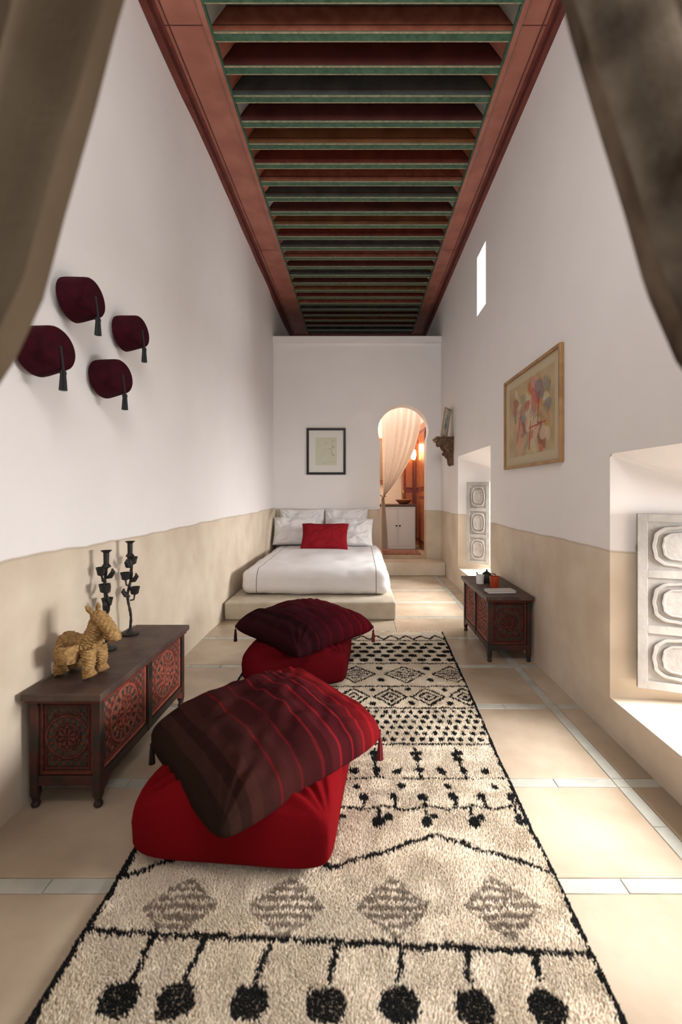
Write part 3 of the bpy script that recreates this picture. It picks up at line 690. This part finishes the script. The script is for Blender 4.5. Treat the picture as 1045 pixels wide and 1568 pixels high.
def art1(A,B):
    c=np.zeros(A.shape+(3,)); c[:]=(.50,.42,.29)
    ins=(np.abs(A)<.84)&(np.abs(B)<.80); k=vn(A,B,4,61)[...,None]
    bg=np.array((.38,.28,.16))*(1-k)+np.array((.50,.38,.23))*k
    c=np.where(ins[...,None],bg,c)
    rs=np.random.RandomState(33)
    pal=[(.48,.17,.13),(.56,.34,.24),(.13,.18,.22),(.40,.25,.09),(.46,.07,.05),(.60,.52,.37),(.20,.11,.07),(.54,.27,.20),(.58,.47,.34),(.26,.26,.22)]
    for i in range(70):
        x,y=rs.uniform(-.6,.65),rs.uniform(-.65,.62); w,h=rs.uniform(.05,.15),rs.uniform(.08,.26); t=rs.uniform(-.7,.7)
        X_=(A-x)*math.cos(t)+(B-y)*math.sin(t); Y_=-(A-x)*math.sin(t)+(B-y)*math.cos(t)
        q=(X_/w)**2+(Y_/h)**2+(vn(A,B,8,62+i)-.5)*.9
        c=np.where(((q<1)&ins)[...,None],c*.4+np.array(pal[i%10])*.6,c)
    for x0,y0,x1,y1 in ((.0,-.7,.05,-.1),(.0,-.25,.55,-.22),(.3,-.2,.35,.4),(-.5,-.5,-.3,.2)):
        dx,dy=x1-x0,y1-y0; t=np.clip(((A-x0)*dx+(B-y0)*dy)/(dx*dx+dy*dy),0,1); d=np.hypot(A-x0-t*dx,B-y0-t*dy); c=np.where((d<.013)[...,None],np.array((.42,.05,.04)),c)
    return c
frame('abstract_painting',(XR,3.527,1.880),(0,-1,0),(0,0,1),(-1,0,0),1.146,.778,.024,.03,gold,art1)
def art2(A,B):
    c=np.zeros(A.shape+(3,)); c[:]=(.74,.72,.68)
    ins=(np.abs(A)<.62)&(np.abs(B)<.66); c=np.where(ins[...,None],np.array((.62,.62,.49)),c)
    l=np.abs(vn(A,B,2.5,71)-.5)<.008; l2=np.abs(vn(A,B,5,72)-.45)<.008
    c=np.where(((l|l2)&ins)[...,None],np.array((.48,.45,.34)),c); return c
frame('framed_print',(-.53,YB,1.944),(1,0,0),(0,0,1),(0,-1,0),.635,.755,.038,.028,blackf,art2)

# ------------------------------------------------------------------ corbel shelf + small picture
cw=M('carved_dark_wood',(.065,.032,.018),(.14,.08,.042),rough=.55,nscale=25,bump=.3,spec=.3)
e=empty('corbel_shelf',(XR,6.55,0)); mb=MB()
mb.box(-.25,-.002,-.19,.19,2.04,2.065); mb.box(-.23,-.002,-.17,.17,2.015,2.04)
for s_ in (-1,0,1):
    yy=s_*.12
    pf=[(-.002,2.015),(-.21,2.015),(-.20,1.98),(-.15,1.955),(-.13,1.91),(-.09,1.87),(-.075,1.80),(-.04,1.765),(-.03,1.69),(-.002,1.66)]
    mb.prism([(p[0],p[1]) for p in pf],'y',yy-.028,yy+.028)
    mb.ball((-.175,yy,1.975),.032); mb.ball((-.09,yy,1.84),.028)
mb.box(-.05,-.002,-.17,.17,1.86,2.015)
mb.build('bracket',cw,smooth=30,parent=e,bevel=.003)
def art3(A,B):
    c=np.zeros(A.shape+(3,)); c[:]=(.66,.64,.58); k=((np.abs(A)<.5)&(np.abs(B)<.55)&(vn(A,B,4,81)>.5)); return np.where(k[...,None],np.array((.28,.33,.31)),c)
frame('small_picture',(XR-.085,6.47,2.275),(-.5,-.85,0),(.14,-.0,.985),(-.85,.5,.1),.24,.41,.014,.02,gold,art3)

# ------------------------------------------------------------------ window shutters & frames
shp=M('shutter_grey_paint',(.29,.27,.25),(.38,.355,.33),rough=.6,nscale=9,bump=.15,bscale=50,spec=.3)
def shutter(name,p0,p1,z0,z1):
    p0=Vector((*p0,0));p1=Vector((*p1,0)); L=(p1-p0).length; ang=math.atan2(p1.y-p0.y,p1.x-p0.x)
    mb=MB(); hh=z1-z0; th=.03; st=.045
    mb.box(0,st,-th/2,th/2,0,hh); mb.box(L-st,L,-th/2,th/2,0,hh)
    nz=3; ph=(hh-st*.9)/nz
    for k in range(nz+1): mb.box(st,L-st,-th/2,th/2,k*ph,k*ph+st*.9)
    mb.box(st,L-st,-.004,.006,0,hh)
    for k in range(nz):
        a,b=st,L-st; c,d=k*ph+st*.9,(k+1)*ph; cxm,czm=(a+b)/2,(c+d)/2; hw,hh2=(b-a)/2-.012,(d-c)/2-.012
        # rounded, scalloped medallion outline
        def med(f):
            P=[]
            for i in range(64):
                an=2*math.pi*i/64; ca_,sa_=math.cos(an),math.sin(an)
                sq=(abs(ca_)**4+abs(sa_)**4)**(-.25); rr=f*sq*(1-.05*(1-math.cos(8*an))*.5)
                rr=min(rr,f*1.10)
                P.append((cxm+hw*rr*ca_,czm+hh2*rr*sa_))
            return P
        mb.ring(med(.96),med(.84),-.018,-.003); mb.prism(med(.66),'y',-.013,0); mb.ring(med(.66),med(.58),-.018,-.012)
    mb.lathe([(.003,-.02),(.006,.0),(.003,.02)],(-.004,0,hh*.2),seg=8); mb.lathe([(.003,-.02),(.006,.0),(.003,.02)],(-.004,0,hh*.8),seg=8)
    o=mb.build(name,shp,smooth=30,bevel=.0015,loc=(p0.x,p0.y,z0),rot=(0,0,ang)); return o
shutter('window_shutter',(1.425,2.330),(1.80,2.190),.30,1.185)
o=shutter('window_shutter',(1.42,5.975),(1.67,5.80),.36,1.42); o.name='window_shutter.001'
def winframe(name,o):
    mb=MB(); x0,x1=XO-.09,XO-.04; y0,y1,z0,z1=o[4:8]; y0-=.02;y1+=.02;z0-=.02;z1+=.02
    t=.045
    mb.box(x0,x1,y0,y0+t,z0,z1); mb.box(x0,x1,y1-t,y1,z0,z1); mb.box(x0,x1,y0,y1,z0,z0+t); mb.box(x0,x1,y0,y1,z1-t,z1)
    mb.box(x0,x1,(y0+y1)/2-.02,(y0+y1)/2+.02,z0,z1)
    for k in range(1,6): yy=y0+(y1-y0)*k/6; mb.tube([(x1+.01,yy,z0),(x1+.01,yy,z1)],.007,seg=8,mi=1)
    mb.tube([(x1+.01,y0,(z0+z1)/2),(x1+.01,y1,(z0+z1)/2)],.007,seg=8,mi=1)
    mb.build(name,[shp,iron],smooth=30)
winframe('window_1',ops[0]); winframe('window_2',ops[1])
mb=MB(); y0,y1,z0,z1=ops[2][4:8]; x0,x1=XO-.08,XO-.04; mb.box(x0,x1,y0,y0+.03,z0,z1); mb.box(x0,x1,y1-.03,y1,z0,z1); mb.box(x0,x1,y0,y1,z0,z0+.03); mb.box(x0,x1,y0,y1,z1-.03,z1); mb.build('window_3',shp,smooth=0)
mb=MB()
for a in (-.66,-.02,.62): mb.box(a,a+.04,.16,.22,2.9,4.15)
for a in (2.9,3.5,4.11): mb.box(-.66,.66,.165,.215,a,a+.04)
mb.build('added_transom_frame',shp,smooth=0)  # unseen transom over the doorway, added to let fill light in

# ------------------------------------------------------------------ items on right chest
zt=.508
mb=MB(); mb.lathe([(.001,0),(.045,0),(.05,.01),(.048,.05),(.035,.075),(.02,.085),(.006,.095),(.008,.105),(.001,.11)],seg=24)
mb.tube([(-.045,0,.03),(-.075,0,.05),(-.09,0,.085)],[.009,.007,.005],seg=8); mb.tube([(.045,0,.07),(.075,0,.065),(.075,0,.03),(.045,0,.02)],.005,seg=8)
mb.build('teapot',iron,loc=(1.12,3.98,zt))
mb=MB(); mb.lathe([(.001,0),(.034,0),(.04,.09),(.037,.09),(.031,.01),(.001,.008)],seg=24); mb.build('orange_glass',M('orange_red_glass',(.42,.05,.015),rough=.25,spec=.6),loc=(1.12,3.76,zt))
mb=MB(); mb.lathe([(.001,0),(.03,0),(.035,.075),(.032,.075),(.028,.008),(.001,.006)],seg=24); mb.build('white_cup',whitep,loc=(1.04,3.90,zt))
mb=MB(); mb.box(-.11,.11,-.055,.055,0,.004,0); mb.box(-.105,.105,-.05,.05,.004,.014,1); mb.box(-.11,.11,-.055,.055,.014,.018,0); mb.build('notebook',[M('paper_cover',(.55,.52,.48),rough=.6),whitep],smooth=0,loc=(1.11,3.58,zt-.001),rot=(0,0,r(4)))

# ------------------------------------------------------------------ foreground doorway curtains
cur=M('olive_linen_curtain',(.13,.092,.058),(.19,.142,.094),rough=1,nscale=5,bump=.15,bscale=200,trans=.2,spec=.05)
cur2=M('brown_patterned_curtain',(.05,.032,.021),(.24,.185,.135),rough=1,nscale=9,bump=.15,bscale=200,trans=.15,spec=.05,detail=8)
def fcurt(name,edge,xo,mat,sg):
    ez=[p[1] for p in edge][::-1]; ex=[p[0] for p in edge][::-1]
    n,mm=110,90; P=np.zeros((n,mm,3)); Zs=np.linspace(2.44,.02,n)
    for i,z in enumerate(Zs):
        xe=float(np.interp(z,ez,ex)); xo_=xo*(1.0 if z>1.9 else .96)
        for j in range(mm):
            s_=j/(mm-1); w=abs(xo_-xe); am=.030+.008*(1-min(1,w/.5))
            P[i,j]=(xe+(xo_-xe)*s_, .46+am*math.sin(s_*24+.8*math.sin(z*2.4))+.006*math.sin(s_*61+z*3), z)
    mb=MB(); mb.grid(P); mb.build(name,mat,smooth=80,fixn=False)
fcurt('doorway_curtain',[(-.06,2.44),(-.165,2.0),(-.237,1.785),(-.263,1.70),(-.298,1.598),(-.326,1.508),(-.362,1.44),(-.45,1.32),(-.48,1.25),(-.46,1.0),(-.44,.02)],-.64,cur,-1)
fcurt('doorway_curtain.001',[(.06,2.44),(.145,2.0),(.200,1.785),(.229,1.70),(.266,1.598),(.292,1.518),(.330,1.44),(.43,1.32),(.48,1.25),(.46,1.0),(.44,.02)],.64,cur2,1)
mb=MB(); mb.tube([(-.75,.46,2.47),(.75,.46,2.47)],.014); mb.ball((-.76,.46,2.47),.025); mb.ball((.76,.46,2.47),.025)
for x in (-.72,.72): mb.box(x-.012,x+.012,.342,.46,2.46,2.48)
mb.build('doorway_curtain_rod',iron)

# ------------------------------------------------------------------ lights
def area(name,loc,rot,sx,sy,pw,col=(1,1,1)):
    l=bpy.data.lights.new(name,'AREA'); l.shape='RECTANGLE'; l.size=sx; l.size_y=sy; l.energy=pw; l.color=col
    o=bpy.data.objects.new(name,l); scene.collection.objects.link(o); o.location=loc; o.rotation_euler=rot; return o
def aim(loc,tgt): return (Vector(tgt)-Vector(loc)).to_track_quat('-Z','Y').to_euler()
p=(2.5,1.65,1.35); area('daylight_window_1',p,aim(p,(.6,1.7,.2)),1.3,1.3,320,(1,.985,.965))
p=(2.5,5.3,1.6); area('daylight_window_2',p,aim(p,(.5,5.3,.2)),1.3,1.3,410,(1,.985,.965))
p=(2.3,5.0,3.75); area('daylight_window_3',p,aim(p,(0,4.8,3.0)),.5,.9,40,(1,.985,.965))
p=(0,-.15,3.55); area('added_fill_transom',p,aim(p,(-.3,4,1.8)),1.3,1.2,78,(1,.97,.935))  # added fill lamp behind the made-up transom, brightens the whole room
p=(0,-1.6,1.6); area('daylight_doorway',p,aim(p,(0,4,1.3)),1.6,2.0,7,(1,.97,.93))
p=(.3,8.3,3.5); area('daylight_inner_room',p,aim(p,(.35,8.3,0)),.6,.6,28,(1,.94,.86))
for px_,py_,pz_,e_ in ((.765,8.84,1.95,7),(1.0,8.5,1.98,8)):
    l=bpy.data.lights.new('sconce_bulb','POINT'); l.energy=e_; l.color=(1,.55,.24); l.shadow_soft_size=.05
    o=bpy.data.objects.new('sconce_bulb',l); scene.collection.objects.link(o); o.location=(px_,py_-.02,pz_+.14)
w=bpy.data.worlds.new('sky'); scene.world=w; w.use_nodes=True; bg=w.node_tree.nodes['Background']; bg.inputs[0].default_value=(.93,.96,1,1); bg.inputs[1].default_value=1.0

# ------------------------------------------------------------------ camera
cam=bpy.data.cameras.new('camera'); co=bpy.data.objects.new('camera',cam); scene.collection.objects.link(co); scene.camera=co
co.location=(0,0,H); co.rotation_euler=(math.radians(90),0,0)
cam.sensor_fit='VERTICAL'; cam.sensor_height=36; cam.sensor_width=24; cam.lens=FP/1568*36
cam.shift_x=-27.3/1568; cam.shift_y=-32/1568; cam.clip_start=.02
cam.dof.use_dof=True; cam.dof.focus_distance=3.6; cam.dof.aperture_fstop=2.2
scene.view_settings.view_transform='Standard'
